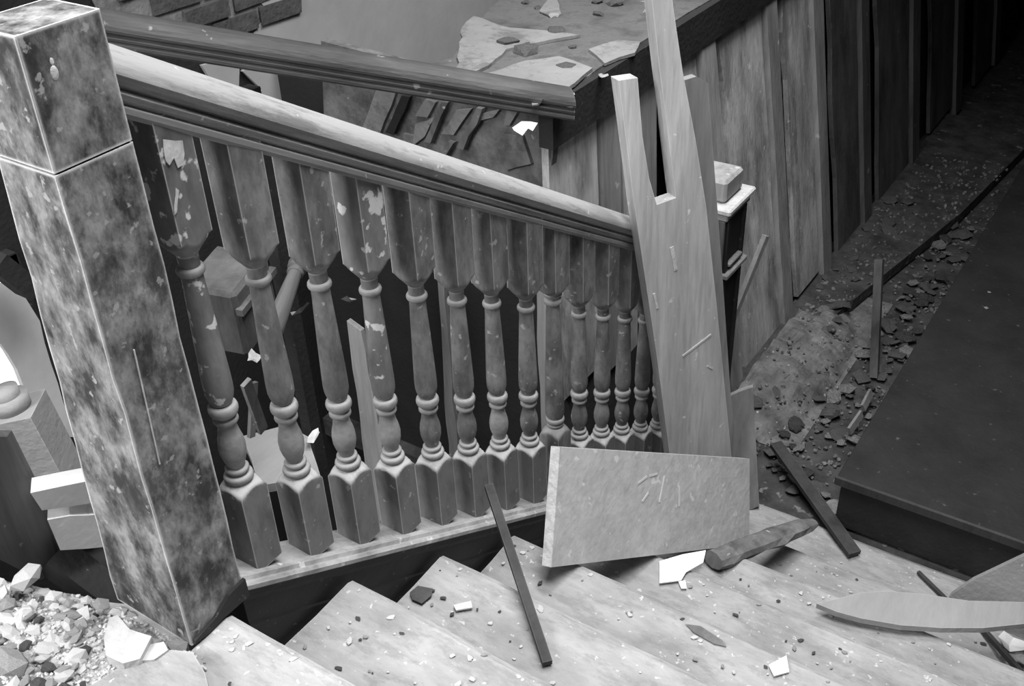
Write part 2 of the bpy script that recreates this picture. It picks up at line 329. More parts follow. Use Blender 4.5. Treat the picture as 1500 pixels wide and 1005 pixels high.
# ------------------------------------------------------------------ the near newel post
nb_ = [V((.062, -.228, tz(0))), V((.062, -.092, tz(0))), V((-.10, -.092, tz(0))), V((-.148, -.226, tz(0)))]
ntop = [V((.062, -.211, .455)), V((.062, -.082, .455)), V((-.05, -.082, .455)), V((-.052, -.211, .455))]
nw = thing('newel_post', 'big square newel post nearest the camera, mottled dark varnish with worn pale edges', 'newel post', (0, -.15, tz(0)))
def frus(t0, t1, inset=0, wob=0, n=1):
    bm = bmesh.new(); rings = []
    for k in range(n+1):
        t = t0+(t1-t0)*k/n; c = sum((a.lerp(b_, t) for a, b_ in zip(nb_, ntop)), V())/4; r = []
        for i, (a, b_) in enumerate(zip(nb_, ntop)):
            p = a.lerp(b_, t); p = p+(c-p)*inset
            if wob and 0 < k < n: p = p+V((noise.noise(V((k*1.7, i, 0)))*wob, noise.noise(V((k*1.7, i, 5)))*wob, 0))
            r.append(bm.verts.new(p))
        rings.append(r)
    for k in range(n):
        for i in range(4): bm.faces.new((rings[k][i], rings[k][(i+1) % 4], rings[k+1][(i+1) % 4], rings[k+1][i]))
    bm.faces.new(rings[0][::-1]); bm.faces.new(rings[-1])
    bmesh.ops.bevel(bm, geom=[e for e in bm.edges if abs((e.verts[0].co-e.verts[1].co).normalized().z) > .8], offset=.0012, segments=1, affect='EDGES')
    return bm
def npart(name, bm, m, label=None):
    o = obj(name, bm, m); o.data.transform(Matrix.Translation(-nw.location)); o.parent = nw
    if label: o['label'] = label
    return o
npart('post_shaft', frus(0, .832, 0, .004, 14), 'newel'); npart('joint_groove', frus(.832, .835, .05), 'dark'); npart('post_head', frus(.835, 1, .0), 'newel')
bm = bmesh.new(); bar(bm, on_x(196, 512, .064), on_x(234, 680, .064), .0022, .002, (1, 0, 0)); npart('scratch', bm, 'paint', 'long pale scratch down the dark face')
for (u, v, s) in ((80, 107, .006), (76, 90, .003)):
    bm = bmesh.new(); bmesh.ops.create_icosphere(bm, subdivisions=2, radius=s)
    for v_ in bm.verts: v_.co.x *= .25; v_.co.z *= 1.7
    bmesh.ops.translate(bm, verts=bm.verts, vec=on_x(u, v, .062)); npart('paint_drip', bm, 'paint', 'white paint drip')
# torn lower edge of the post's dark face
npart('torn_foot', slab(ragged([V((.0685, -.225, tz(0)+.005)), V((.0685, -.088, tz(0)+.005)), V((.0685, -.088, tz(0)+.05)), V((.0685, -.13, tz(0)+.045)), V((.0685, -.17, tz(0)+.022)), V((.0685, -.222, tz(0)+.012))], .03, .003, 2), .007, (1, 0, 0)), 'string')

# ------------------------------------------------------------------ handrail
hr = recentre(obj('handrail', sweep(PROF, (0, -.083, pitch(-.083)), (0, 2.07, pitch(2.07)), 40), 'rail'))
for p in hr.data.polygons: p.use_smooth = True
hr.data.set_sharp_from_angle(angle=.45)
align(hr, (0, 1, -SL)); tag(hr, 'moulded wooden handrail worn and dusty, its lit top painted pale, running down over the turned balusters', 'handrail')

# ------------------------------------------------------------------ balusters: square blocks cut by a turned body
NS = 32
def turned(prof, sq):
    """revolve (z, r); sq = half width of the square stock the turning is cut from"""
    bm = bmesh.new(); rings = []
    for z, r in prof:
        ring = []
        for i in range(NS):
            a = 2*math.pi*i/NS+math.pi/4; rs = sq/max(abs(math.cos(a)), abs(math.sin(a))); q = min(r, rs); ring.append(bm.verts.new((q*math.cos(a), q*math.sin(a), z)))
        rings.append(ring)
    for k in range(len(rings)-1):
        for i in range(NS): bm.faces.new((rings[k][i], rings[k][(i+1) % NS], rings[k+1][(i+1) % NS], rings[k+1][i]))
    bm.faces.new(rings[0]); bm.faces.new(rings[-1][::-1])
    for e in bm.edges: e.smooth = True
    return bm
H = .0335
def tongue(z0, z1, r0, r1, n=7, ease=1.0):
    return [(z0+(z1-z0)*i/n, r0+(r1-r0)*(i/n)**ease) for i in range(n+1)]
def arc(zc, h, r0, bulge, n=6): return [(zc+h*math.cos(math.pi*i/n), r0+bulge*math.sin(math.pi*i/n)) for i in range(n+1)]
TOP_B = [(.277, .06), (.068, .06)] + tongue(.066, .030, .0490, .018, 8, .8)
NECK = [(.030, .018), (.012, .0175)]
RING = arc(0, .008, .0185, .0055)
SHAFT = [(-.008, .0185), (-.03, .0188)] + [(-.03-.19*i/8, .0188+.0072*(i/8)**.9) for i in range(1, 9)] + [(-.235, .0262), (-.25, .0258), (-.262, .0232), (-.272, .0195)]
BIG = arc(-.287, .012, .020, .0075, 7)
SM = [(-.301, .0185)] + arc(-.311, .0065, .0185, .005, 5)
VASE = [(-.318, .0175), (-.326, .0172), (-.34, .0195), (-.356, .0235), (-.372, .0255), (-.388, .0248), (-.402, .0215), (-.414, .0172), (-.42, .0165)]
LOW = arc(-.427, .006, .0175, .0055, 5) + [(-.434, .018)] + arc(-.445, .009, .0205, .008, 6)
BASE = tongue(-.453, -.478, .0235, .0490, 8, 1.0) + [(-.4795, .06), (-.662, .06)]
def mesh_of(name, prof, m, sm=True, sq=H):
    bm = turned(prof, sq); bmesh.ops.recalc_face_normals(bm, faces=bm.faces); me = bpy.data.meshes.new(name); bm.to_mesh(me); bm.free(); me.materials.append(M[m])
    return me
def smooth_by_angle(me, ang=.6):
    for p in me.polygons: p.use_smooth = True
    me.set_sharp_from_angle(angle=ang)
    return me
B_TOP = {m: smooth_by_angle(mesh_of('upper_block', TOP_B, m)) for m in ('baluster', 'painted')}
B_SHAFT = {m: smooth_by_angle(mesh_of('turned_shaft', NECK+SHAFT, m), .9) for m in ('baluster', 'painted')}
B_COLLAR = smooth_by_angle(mesh_of('collar', RING, 'turning'), .9)
B_RINGS = smooth_by_angle(mesh_of('beaded_rings', BIG+SM, 'turning'), .9)
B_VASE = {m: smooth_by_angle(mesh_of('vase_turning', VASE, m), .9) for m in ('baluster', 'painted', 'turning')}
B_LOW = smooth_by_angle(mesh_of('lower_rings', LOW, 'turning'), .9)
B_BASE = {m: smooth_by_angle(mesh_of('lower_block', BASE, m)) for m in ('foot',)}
# the odd one: longer plain shaft, no vase
O_TOP = smooth_by_angle(mesh_of('upper_block', [(.277, .06), (.085, .06)]+tongue(.083, .06, .049, .024, 6), 'baluster'))
O_SHAFT = smooth_by_angle(mesh_of('turned_shaft', [(.06, .018), (.028, .0175), (.0, .0195), (-.1, .022), (-.2, .0255), (-.3, .0275), (-.35, .028), (-.366, .024)], 'baluster'), .9)
O_C1 = smooth_by_angle(mesh_of('collar', arc(.054, .006, .018, .008)+arc(.032, .009, .018, .0075), 'turning'), .9)
O_C2 = smooth_by_angle(mesh_of('lower_rings', arc(-.376, .011, .02, .0085)+arc(-.392, .006, .02, .006), 'turning'), .9)
O_BASE = smooth_by_angle(mesh_of('lower_block', tongue(-.40, -.43, .024, .049, 6)+[(-.432, .06), (-.662, .06)], 'baluster'))
ORD = ['first', 'second', 'third', 'fourth', 'fifth', 'sixth', 'seventh', 'eighth', 'ninth', 'tenth', 'eleventh', 'twelfth', 'thirteenth', 'fourteenth', 'fifteenth']
EXTRA = {1: 'first turned baluster beside the big newel, white paint splashed on its upper block',
         4: 'fourth turned baluster from the big newel, white paint on its neck and shaft',
         9: 'odd ninth baluster from the big newel, long plain shaft without a vase, collar set higher',
         13: 'thirteenth turned baluster from the big newel, half hidden behind the tall slotted plank'}
for i in range(1, 16):
    y = (i-1)*.14; rn = random.Random(i)
    lab = EXTRA.get(i, ORD[i-1]+' turned baluster counted from the big newel, grey worn wood with vase foot')
    e = thing('baluster', lab, 'baluster', (0, y, pitch(y)-.645), 'turned balusters under the handrail')
    e.rotation_euler = (rn.uniform(-.006, .006), rn.uniform(-.006, .006), rn.uniform(-.05, .05))
    fm = 'painted' if i in (1, 4) else 'baluster'
    if i == 9: parts = [(O_TOP, 0), (O_SHAFT, 0), (O_C1, 0), (O_C2, 0), (O_BASE, 0)]
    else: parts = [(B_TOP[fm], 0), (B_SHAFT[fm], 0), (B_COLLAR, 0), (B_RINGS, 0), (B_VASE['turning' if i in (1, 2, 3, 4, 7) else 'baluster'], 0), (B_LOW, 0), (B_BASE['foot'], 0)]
    for me, _ in parts:
        o = bpy.data.objects.new(me.name.split('.')[0], me); COL.objects.link(o); o.parent = e; o.location = (0, 0, .645)
# paint splashes on the first baluster
def splash(px, x, m='paint'):
    return slab(ragged([on_x(u, v, x) for u, v in px], .012, .0015, len(px)), .0015, (1, 0, 0))
e1 = [o for o in bpy.data.objects if o.name == 'baluster'][0]
for px in (((232, 205), (262, 207), (265, 226), (263, 242), (255, 247), (249, 232), (242, 243), (236, 236)), ((252, 276), (257, 280), (254, 312), (250, 316))):
    o = obj('paint_splash', splash(px, .036), 'paint', e1); o.matrix_parent_inverse = Matrix.Translation(e1.location).inverted(); o['label'] = 'white paint splash'

# ------------------------------------------------------------------ the far newel at the foot of the flight
fn = thing('newel_post', 'smaller panelled newel post with pale cap at the foot of the flight, behind the planks', 'newel post', (.0, 2.18, tz(7)))
def fpart(name, lo, hi, m, bev=.004, label=None):
    bm = bmesh.new(); box(bm, lo, hi)
    if bev: bmesh.ops.bevel(bm, geom=list(bm.edges), offset=bev, segments=1, affect='EDGES')
    o = obj(name, bm, m, fn)
    if label: o['label'] = label
    return o
b0 = tz(7); zt = -.80-b0
fpart('shaft', (-.085, -.085, 0), (.085, .085, zt-.03), 'dark')
fpart('cap_moulding', (-.112, -.112, zt-.012), (.112, .112, zt+.012), 'raw', .006, 'pale projecting cap'); fpart('neck_moulding', (-.098, -.098, zt-.04), (.098, .098, zt-.02), 'batten')
fpart('cap_block', (-.075, -.075, zt+.012), (.075, .075, zt+.095), 'batten', .01)
for y in (-.078, .055): fpart('panel_stile', (.085, y, .05), (.097, y+.023, zt-.04), 'string', .002)
fpart('panel_moulding', (.085, -.09, zt-.27), (.112, .09, zt-.25), 'batten', .004); fpart('panel_moulding', (.085, -.055, zt-.235), (.105, .055, zt-.22), 'batten', .004)
fpart('corner_strip', (-.06, -.1, .05), (.09, -.085, zt-.04), 'batten2', .003)
def stick(name, a, b_, wd, th, m, label, cat='stick', nrm=(0, 0, 1)):
    return tag(recentre(obj(name, bar(bmesh.new(), a, b_, wd, th, nrm), m)), label, cat)
a = on_y(1122, 345, 2.55); b_ = on_y(1072, 470, 2.42)
stick('moulding_strip', a, b_, .022, .02, 'batten', 'loose pale moulding strip leaning out from behind the far newel', 'moulding')

# ------------------------------------------------------------------ planks leaning at the foot of the balustrade
A0 = on_x(925, 340, .09); A1 = on_x(980, 665, .20)
dn = (A1-A0).normalized(); wv = V((.55, .84, 0)).normalized(); nA = wv.cross(dn).normalized()
if nA.dot(CAM-A0) < 0: nA = -nA
def onA(u, v, off=0): return on_plane(u, v, A0+nA*off, nA)
pA = [onA(u, v) for u, v in ((906, 118), (934, 114), (941, 200), (951, 262), (962, 300), (990, 290), (978, 190), (966, 100), (954, -10), (950, -45), (982, -45), (986, 10), (1000, 105), (1018, 200), (1034, 300), (1049, 440), (1071, 665))]
def down(p, z): return p+dn*((z-p.z)/dn.z)
pA += [down(onA(1071, 665), tz(6)+.004), down(onA(981, 665), tz(6)+.004), onA(981, 665), onA(962, 520), onA(944, 400), onA(929, 300), onA(918, 210)]
tag(recentre(obj('plank', slab(pA, .042, nA), 'raw')), 'wide pale slotted plank leaning on the handrail, top split into two prongs', 'plank')
pB = [onA(u, v, -.06) for u, v in ((1001, 118), (1020, 112), (1037, 122), (1046, 240), (1058, 400), (1070, 575))]
pB += [down(onA(1070, 575, -.06), tz(6)+.004), down(onA(1020, 575, -.06), tz(6)+.004), onA(1010, 400, -.06)]
tag(recentre(obj('plank', slab(pB, .025, nA), 'raw2')), 'grey plank standing behind the right edge of the slotted plank', 'plank')
C0 = on_z(1110, 746, tz(7)); nC = V((.40, -.90, .16)).normalized()
pC = [max((q_, q_+V((.02, -.045, .28))*((tz(7)+.003-q_.z)/.28)), key=lambda t_: t_.z) for q_ in [on_plane(u, v, C0, nC) for u, v in ((1064, 582), (1083, 574), (1103, 568), (1108, 660), (1112, 740), (1100, 752), (1074, 758))]]
tag(recentre(obj('plank', slab(pC, .022, nC), 'raw2')), 'short grey board standing on end at right of the chipboard panel', 'plank')
pk = [o for o in bpy.data.objects if o.get('label', '').startswith('wide pale slotted')][0]
for (a, b_, w_) in (((1000, 522), (1042, 490), .007), ((958, 430), (963, 452), .008), ((984, 362), (990, 396), .012), ((1036, 536), (1044, 540), .005)):
    o = obj('scratch', bar(bmesh.new(), onA(*a, .0012), onA(*b_, .0012), w_, .002, nA), 'paint', pk); o.matrix_parent_inverse = Matrix.Translation(pk.location).inverted()
# ------------------------------------------------------------------ chipboard panel
nP = V((0, SL, 1)).normalized(); P0 = V((0, ty(0), tz(0)))+nP*.002
LB = on_plane(808, 831, P0, nP); RB = on_plane(1098, 797, P0, nP); ex = (RB-LB).normalized()
lo_, hi_ = .5, 2.0
d0 = ray(821, 655); TL = CAM + d0*((LB-CAM).dot(ex)/d0.dot(ex))
nCh = ex.cross(TL-LB).normalized()
if nCh.dot(CAM-LB) < 0: nCh = -nCh
TR = on_plane(1098, 672, LB, nCh)
chip = tag(recentre(obj('chipboard_panel', slab([LB, RB, TR, TL], .03, nCh), 'chip')), 'oblong chipboard panel with sawn left edge painted as if lit leaning on the stairs before the planks', 'panel')
o = obj('lit_edge', bar(bmesh.new(), LB-ex*.001-nCh*.015, TL-ex*.001-nCh*.015, .03, .004, ex), 'paint', chip); o.matrix_parent_inverse = Matrix.Translation(chip.location).inverted(); o['label'] = 'sawn edge painted bright as if lit'  # pale strip paints in the light falling on this edge
for a, b_ in (((941, 735), (950, 722)), ((966, 736), (974, 697)), ((995, 742), (996, 712)), ((952, 697), (963, 694)), ((935, 708), (948, 698))):
    o = obj('chalk_mark', bar(bmesh.new(), on_plane(*a, LB+nCh*.001, nCh), on_plane(*b_, LB+nCh*.001, nCh), .007, .001, nCh), 'sheet', chip); o.matrix_parent_inverse = Matrix.Translation(chip.location).inverted()

# ------------------------------------------------------------------ long dark stick across the treads
stick('stick', on_z(802, 972, tz(2)+.012), on_x(716, 712, .085), .022, .016, 'stick', 'long thin dark stick lying across the treads, its top against the balusters')

# ------------------------------------------------------------------ second rail beyond the stairwell
Ra = CAM+ray(836, 148)*3.06; Rb = CAM+ray(150, 36)*2.62
o = recentre(obj('handrail', sweep([(x*.9, (z-.312)*.8) for x, z in PROF], Ra, Rb, 20), 'railb')); align(o, Rb-Ra); tag(o, 'dark dusty handrail across the far side of the stairwell, one end on the gallery edge', 'handrail')
pc = CAM+ray(362, 118)*2.83
tag(recentre(obj('rail_post', bar(bmesh.new(), pc+V((0, 0, -.02)), V((pc.x, pc.y, -2.5)), .045, .045, (1, 0, 0)), 'dark')), 'dark slim post under the far handrail, seen above the near handrail', 'post')
# gallery floor litter
def flat(name, px, z, th, m, label, cat, grp=None, seed=0, amp=.006):
    o = recentre(obj(name, slab(ragged([on_z(u, v, z) for u, v in px], .05, amp, seed), th, (0, 0, 1)), m)); return tag(o, label, cat, grp)
flat('linoleum_sheet', ((716, 106), (770, 88), (818, 82), (868, 100), (842, 122), (824, 134), (770, 118)), -.288, .012, 'lino', 'pale diamond of torn linoleum on the gallery floor by the dark rail end', 'linoleum')
flat('linoleum_sheet', ((668, 100), (676, 40), (694, 22), (745, 40), (790, 44), (850, 52), (770, 66), (742, 72), (716, 96), (690, 108)), -.29, .01, 'lino', 'large stained sheet of torn linoleum at the left end of the gallery floor', 'linoleum', None, 2)
flat('linoleum_sheet', ((862, 72), (905, 58), (938, 60), (930, 76), (886, 92)), -.29, .01, 'lino', 'small torn piece of linoleum on the gallery floor left of the slotted plank', 'linoleum', None, 3)
flat('paper_scrap', ((790, 16), (806, -4), (816, 0), (822, 20), (806, 23)), -.292, .004, 'lino', 'pale paper scrap at the top of the gallery floor', 'paper', None, 4, .003)
def curl(name, u, v, plane, size, m, label, seed):
    """ragged curled flake"""
    rn = random.Random(seed); c = plane(u, v); bm = bmesh.new(); n = 9; pts = []
    for i in range(n):
        a = 2*math.pi*i/n; r = size*rn.uniform(.45, 1); pts.append(V((math.cos(a)*r, math.sin(a)*r*.7, 0)))
    vs = [bm.verts.new(p+V((0, 0, rn.uniform(0, .35)*size))) for p in pts]; cv = bm.verts.new((0, 0, 0)); lv = bm.verts.new((0, 0, -.006))
    for i in range(n): bm.faces.new((vs[i], vs[(i+1) % n], cv)); bm.faces.new((vs[(i+1) % n], vs[i], lv))
    o = obj(name, bm, m); o.location = c; o.rotation_euler = (rn.uniform(0, .3), rn.uniform(0, .6), rn.uniform(0, 6)); return tag(o, label, 'plaster flake' if 'plaster' in name else 'paper')
curl('plaster_flake', 768, 190, lambda u, v: on_x(u, v, -.255), .05, 'rubble', 'white star-shaped plaster flake hanging at the gallery corner', 1)
curl('plaster_flake', 832, 138, lambda u, v: on_z(u, v, -.285), .022, 'rubble2', 'small grey flake just beyond the dark rail end', 2)
curl('plaster_flake', 788, 152, lambda u, v: on_z(u, v, -.27), .03, 'rubble', 'narrow white flake lying against the dark rail end', 3)
curl('plaster_flake', 882, 112, lambda u, v: on_x(u, v, -.25), .03, 'rubble2', 'grey flake on the dark gallery edge left of the short prong', 4)
gm = [chunk_mesh('plaster_chunk', 'rubble3' if i else 'rubble2', i+60, .4) for i in range(3)]
for i in range(26):
    o = bpy.data.objects.new('plaster_chunk', gm[i % 3 if i % 4 else 1]); COL.objects.link(o); s = random.uniform(.03, .09); o.scale = (s, s, s)
    y = random.uniform(1.75, 3.0); o.location = (random.uniform(-.75+.0, -.33) if y < 2.2 else random.uniform(-.9, -.33), y, -.3+s*.12); o.rotation_euler = (0, 0, random.uniform(0, 6))
    tag(o, 'dark lump of fallen plaster on the gallery floor', 'rubble', 'lumps on the gallery floor')

# ------------------------------------------------------------------ things down in the stairwell
fb = thing('fallen_baluster', 'loose turned baluster leaning in the dark stairwell, seen between second and third balusters', 'baluster', (-.62, .83, -1.3))
pa, pb = on_x(434, 396, -.6), on_x(404, 474, -.5); q = (pa-pb).to_track_quat('Z', 'Y')
for me, off in ((B_RINGS, .30), (B_SHAFT['baluster'], 0), (B_LOW, .47)):
    nm = me.name.split('.')[0]; me = me.copy(); me.materials[0] = M['batten2']; o = bpy.data.objects.new(nm, me); COL.objects.link(o); o.parent = fb; o.rotation_mode = 'QUATERNION'; o.rotation_quaternion = q
    o.location = pa-fb.location+q @ V((0, 0, off))
def wbox(name, u, v, x, size, rot, m, label, cat):
    bm = bmesh.new(); box(bm, [-s/2 for s in size], [s/2 for s in size]); bmesh.ops.bevel(bm, geom=list(bm.edges), offset=min(size)*.08, segments=1, affect='EDGES')
    o = obj(name, bm, m); o.location = on_x(u, v, x); o.rotation_euler = rot; return tag(o, label, cat)
cr = wbox('broken_crate', 340, 440, -.75, (.16, .2, .22), (.1, .05, .3), 'panel2', 'dark broken crate in the stairwell behind the first and second balusters', 'crate')
obj('crate_rim', bar(bmesh.new(), (.085, -.1, .05), (.085, .1, .05), .02, .02), 'batten2', cr)
flat('fallen_board', ((352, 640), (420, 622), (452, 640), (470, 700), (380, 712)), -1.12, .03, 'table', 'smooth grey board lying low in the stairwell behind the second baluster', 'board')
curl('plaster_flake', 462, 640, lambda u, v: on_z(u, v, -1.1), .04, 'rubble', 'bright plaster lump on the grey board behind the third baluster', 6)
curl('plaster_flake', 372, 525, lambda u, v: on_x(u, v, -.45), .035, 'rubble2', 'pale plaster lump in the stairwell behind the second baluster', 7)
curl('plaster_flake', 512, 440, lambda u, v: on_x(u, v, -.7), .05, 'rubble2', 'glinting flake hanging in the dark behind the fourth baluster', 8)
curl('plaster_flake', 440, 455, lambda u, v: on_x(u, v, -.6), .045, 'rubble2', 'crumpled flake behind the third baluster beside the loose baluster', 9)
stick('splintered_lath', on_x(360, 560, -.5), on_x(385, 630, -.55), .03, .012, 'rotten', 'splintered lath hanging in the dark behind the first baluster', 'lath', (1, 0, 0))
stick('splintered_lath', on_x(372, 560, -.62), on_x(368, 640, -.62), .02, .012, 'rotten', 'short lath upright in the dark behind the second baluster', 'lath', (1, 0, 0))

# left of the big newel: fallen plaster panel, tilted post, white blocks
pp = [on_x(u, v, -1.1) for u, v in ((-30, 400), (30, 425), (58, 470), (84, 560), (112, 640), (70, 640), (50, 594), (10, 516), (-30, 462))]
tag(recentre(obj('plaster_sheet', slab(ragged(pp, .06, .004, 9), .02, (1, 0, 0)), 'sheet')), 'pale sheet of plaster leaning beyond the big newel at the left edge', 'plaster')
stick('rail_fragment', on_x(-12, 380, -1.0), on_x(44, 424, -1.0), .07, .05, 'dark', 'short dark piece of rail above the pale plaster sheet at far left', 'rail')
tp = thing('tilted_post', 'broken grey newel tilting over at the left edge beyond the rubble heap', 'newel post', on_x(100, 745, -.62))
ta = on_x(20, 598, -.66)-tp.location; tb = V((0, 0, 0)); ax = (tb-ta)
obj('square_shaft', bar(bmesh.new(), ta, tb+ax*.25, .11, .11, (.35, -.6, .75)), 'table', tp)
for t, r in ((-.05, .042), (-.12, .03)):
    bm = bmesh.new(); bmesh.ops.create_cone(bm, cap_ends=True, segments=24, radius1=r, radius2=r*.92, depth=ax.length*.12)
    o = obj('turned_ring', bm, 'table', tp, True); o.location = ta+ax*t; o.rotation_euler = ax.to_track_quat('Z', 'Y').to_euler()
pbd = [on_x(u, v, -.5) for u, v in ((-40, 640), (10, 640), (60, 740), (88, 832), (60, 850), (-40, 800))]
tag(recentre(obj('broken_board', slab(pbd, .03, (.6, -.7, .2)), 'batten2')), 'grey broken board below the tilted post at the left edge', 'board')
for i, (px, lab) in enumerate(((((44, 722), (130, 704), (150, 735), (62, 748)), 'white plaster block, upper of two beside the big newel'), (((70, 762), (160, 752), (164, 800), (88, 806)), 'white plaster block, lower of two beside the big newel'))):
    p4 = [on_x(u, v, -.42) for u, v in px]; tag(recentre(obj('plaster_block', slab(ragged(p4, .05, .004, i), .09, (.8, -.5, .3)), 'paper')), lab, 'block')
stick('beam_end', on_x(80, 815, -.5), on_x(180, 890, -.36), .07, .06, 'dark', 'dark beam end beyond the rubble heap at left of the big newel', 'beam')
tag(recentre(obj('support_block', bar(bmesh.new(), (-.55, .1, -2.5), (-.52, .06, -.93), .3, .3, (1, 0, 0)), 'deep_black')), 'black stump under the white blocks beyond the rubble heap', 'stump')

# ------------------------------------------------------------------ rubble heap on the landing
def edge_y(x): return -.205+.33*min(0, x+.08)
bm = bmesh.new(); nx, ny = 40, 30; gr = []
def mound(x, y):
    e = max(0, min(1, (edge_y(x)-y)/.09)); return tz(0)-.012+.02*e+e*.03*max(0, 1-((x+.22)/.42)**2)*max(0, 1-((y+.55)/.42)**2)+noise.noise(V((x*14, y*14, 0)))*.006
for i in range(nx+1):
    X_ = -.62+.66*i/nx; gr.append([bm.verts.new((X_, -.9+(edge_y(X_)+.9)*j/ny, mound(X_, -.9+(edge_y(X_)+.9)*j/ny))) for j in range(ny+1)])
for i in range(nx):
    for j in range(ny): bm.faces.new((gr[i][j], gr[i+1][j], gr[i+1][j+1], gr[i][j+1]))
o = stuff(recentre(obj('plaster_dust', bm, 'dust', smooth=True))); tag(o, 'heap of pale plaster dust and crumbs left of the big newel', 'dust')
RM = [chunk_mesh('plaster_chunk', ('rubble', 'rubble', 'rubble', 'rubble2', 'rubble2')[i % 5], i, random.uniform(.35, .7)) for i in range(10)]
DM = chunk_mesh('plaster_chunk', 'rubble3', 33, .5)
k = 0
TONE = {'white_plaster_rubble': 'white', 'grey_mortar_rubble': 'grey', 'dark_rubble': 'dark'}
def in_heap(P): return P.y < edge_y(P.x)-.004 and not (P.x > -.16 and P.y > -.235)
while k < 290:
    u, v = random.uniform(-20, 285), random.uniform(812, 1020)
    if u > 130 and v > 945 and random.random() < .85: continue
    if 148 < u < 228 and 890 < v < 975: continue
    P = on_z(u, v, tz(0)+.02); s = random.choice((.008, .01, .012, .014, .016, .018, .022, .026, .032, .04))
    if not in_heap(P): continue
    o = bpy.data.objects.new('plaster_chunk', DM if random.random() < .08 else random.choice(RM)); COL.objects.link(o); k += 1
    o.location = (P.x, P.y, mound(P.x, P.y)+s*.15); o.scale = (s, s*random.uniform(.6, 1), s); o.rotation_euler = (random.uniform(-.5, .5), random.uniform(-.5, .5), random.uniform(0, 6))
    tn = TONE[o.data.materials[0].name]; sz = 'crumb-sized' if s < .015 else 'walnut-sized' if s < .028 else 'fist-sized'
    pl_ = 'beside the newel foot' if P.x > -.2 else 'near the far edge of the heap' if P.y > edge_y(P.x)-.07 else 'towards the lower left corner'
    tag(o, f'{tn} {sz} chunk of plaster in the rubble heap, {pl_}', 'rubble', f'{tn} {sz} plaster chunks, {pl_}')
bm = bmesh.new(); k = 0
while k < 1500:
    u, v = random.uniform(-20, 300), random.uniform(812, 1020); P = on_z(u, v, tz(0)+.01)
    if not in_heap(P): continue
    s = random.uniform(.003, .009); k += 1
    r = bmesh.ops.create_icosphere(bm, subdivisions=1, radius=s/2, matrix=Matrix.Translation((P.x, P.y, mound(P.x, P.y)+s*.2)))
    for v_ in r['verts']: v_.co += V((random.uniform(-.2, .2)*s, random.uniform(-.2, .2)*s, random.uniform(-.2, .2)*s))
o = stuff(obj('plaster_crumbs', bm, 'rubble')); tag(o, 'small crumbs of plaster spread over the rubble heap', 'crumbs')
def lump(u, v, z, s, m, label, seed, flat_=.45, sub=1):
    o = bpy.data.objects.new('plaster_slab', chunk_mesh('plaster_slab', m, seed, flat_, .2, sub)); COL.objects.link(o)
    P = on_z(u, v, z); o.location = P; o.scale = s; o.rotation_euler = (.1, -.1, seed); return tag(o, label, 'rubble')
flat('plaster_slab', ((152, 935), (160, 905), (172, 901), (190, 922), (222, 932), (205, 965), (180, 972), (155, 960)), tz(0)+.05, .035, 'rubble', 'largest flat white plaster slab at the foot of the big newel', 'rubble', None, 12, .002)
flat('plaster_slab', ((206, 968), (215, 945), (240, 940), (246, 952), (226, 966)), tz(0)+.04, .03, 'rubble', 'small flat plaster piece between the big slab and the newel foot', 'rubble', None, 13, .002)
flat('smooth_slab', ((120, 1012), (180, 975), (250, 952), (282, 955), (300, 985), (312, 1030), (120, 1040)), tz(0)+.035, .03, 'tread', 'smooth pale slab before the foot of the big newel at the lower edge', 'slab', None, 14, .001)
lump(15, 970, tz(0)+.05, (.075, .06, .06), 'rubble2', 'rounded grey lump at the lower left corner of the rubble heap', 3, .7)
lump(38, 845, tz(0)+.05, (.07, .05, .06), 'rubble', 'pale angular lump topmost on the rubble heap', 5, .6)

# ------------------------------------------------------------------ litter on the treads
def tread_at(u, v):
    for kk in range(0, 8):
        P = on_z(u, v, tz(kk))
        if ty(kk-1)-.0 <= P.y <= ty(kk)-.015 and P.x > .08: return kk, P
    return None, None
SM_ = [chunk_mesh('plaster_chip', ('rubble', 'rubble2', 'rubble', 'rubble3')[i % 4], i+80, .45) for i in range(8)]
k = 0
while k < 150:
    u, v = random.uniform(330, 1490), random.uniform(790, 1004)
    kk, P = tread_at(u, v)
    if kk is None: continue
    s = random.choice((.005, .006, .007, .008, .01, .012)); o = bpy.data.objects.new('plaster_chip', random.choice(SM_)); COL.objects.link(o); k += 1
    o.location = (P.x, P.y, tz(kk)+s*.15); o.scale = (s*random.uniform(1, 1.8), s, s*.8); o.rotation_euler = (0, 0, random.uniform(0, 6))
    tn = TONE[o.data.materials[0].name]; wh = ORD[kk-1]+' tread below the landing' if kk else 'landing edge right of the big newel'; sd_ = 'near the string' if P.x < .45 else 'far from the string'
    tag(o, f'{tn} chip of plaster on the {wh}, {sd_}', 'rubble', f'{tn} chips on the {wh}, {sd_}')
def litter(name, px, kk, th, m, label, cat='paper', seed=0, lift=.004, auto=True):
    k2, _ = tread_at(sum(p[0] for p in px)/len(px), sum(p[1] for p in px)/len(px)); kk = kk if k2 is None or not auto else k2
    return flat(name, px, tz(kk)+lift+th, th, m, label, cat, None, seed, .002)
litter('paper_scrap', ((966, 822), (1000, 812), (1034, 806), (1030, 824), (1005, 838), (998, 850), (966, 854)), 4, .004, 'paper', 'torn white paper scrap in front of the chipboard panel', seed=1, lift=.006, auto=False)
litter('paper_scrap', ((1126, 974), (1152, 960), (1156, 984), (1134, 990)), 4, .004, 'paper', 'small white paper scrap on the tread at bottom right of centre', seed=2)
litter('paper_scrap', ((994, 852), (1004, 850), (1006, 862), (998, 862)), 5, .003, 'paper', 'tiny white scrap below the torn paper before the chipboard', seed=3)
litter('plaster_flake', ((664, 886), (690, 880), (692, 890), (668, 894)), 3, .004, 'rubble', 'flat white flake on the tread left of the long stick', 'plaster flake', 4)
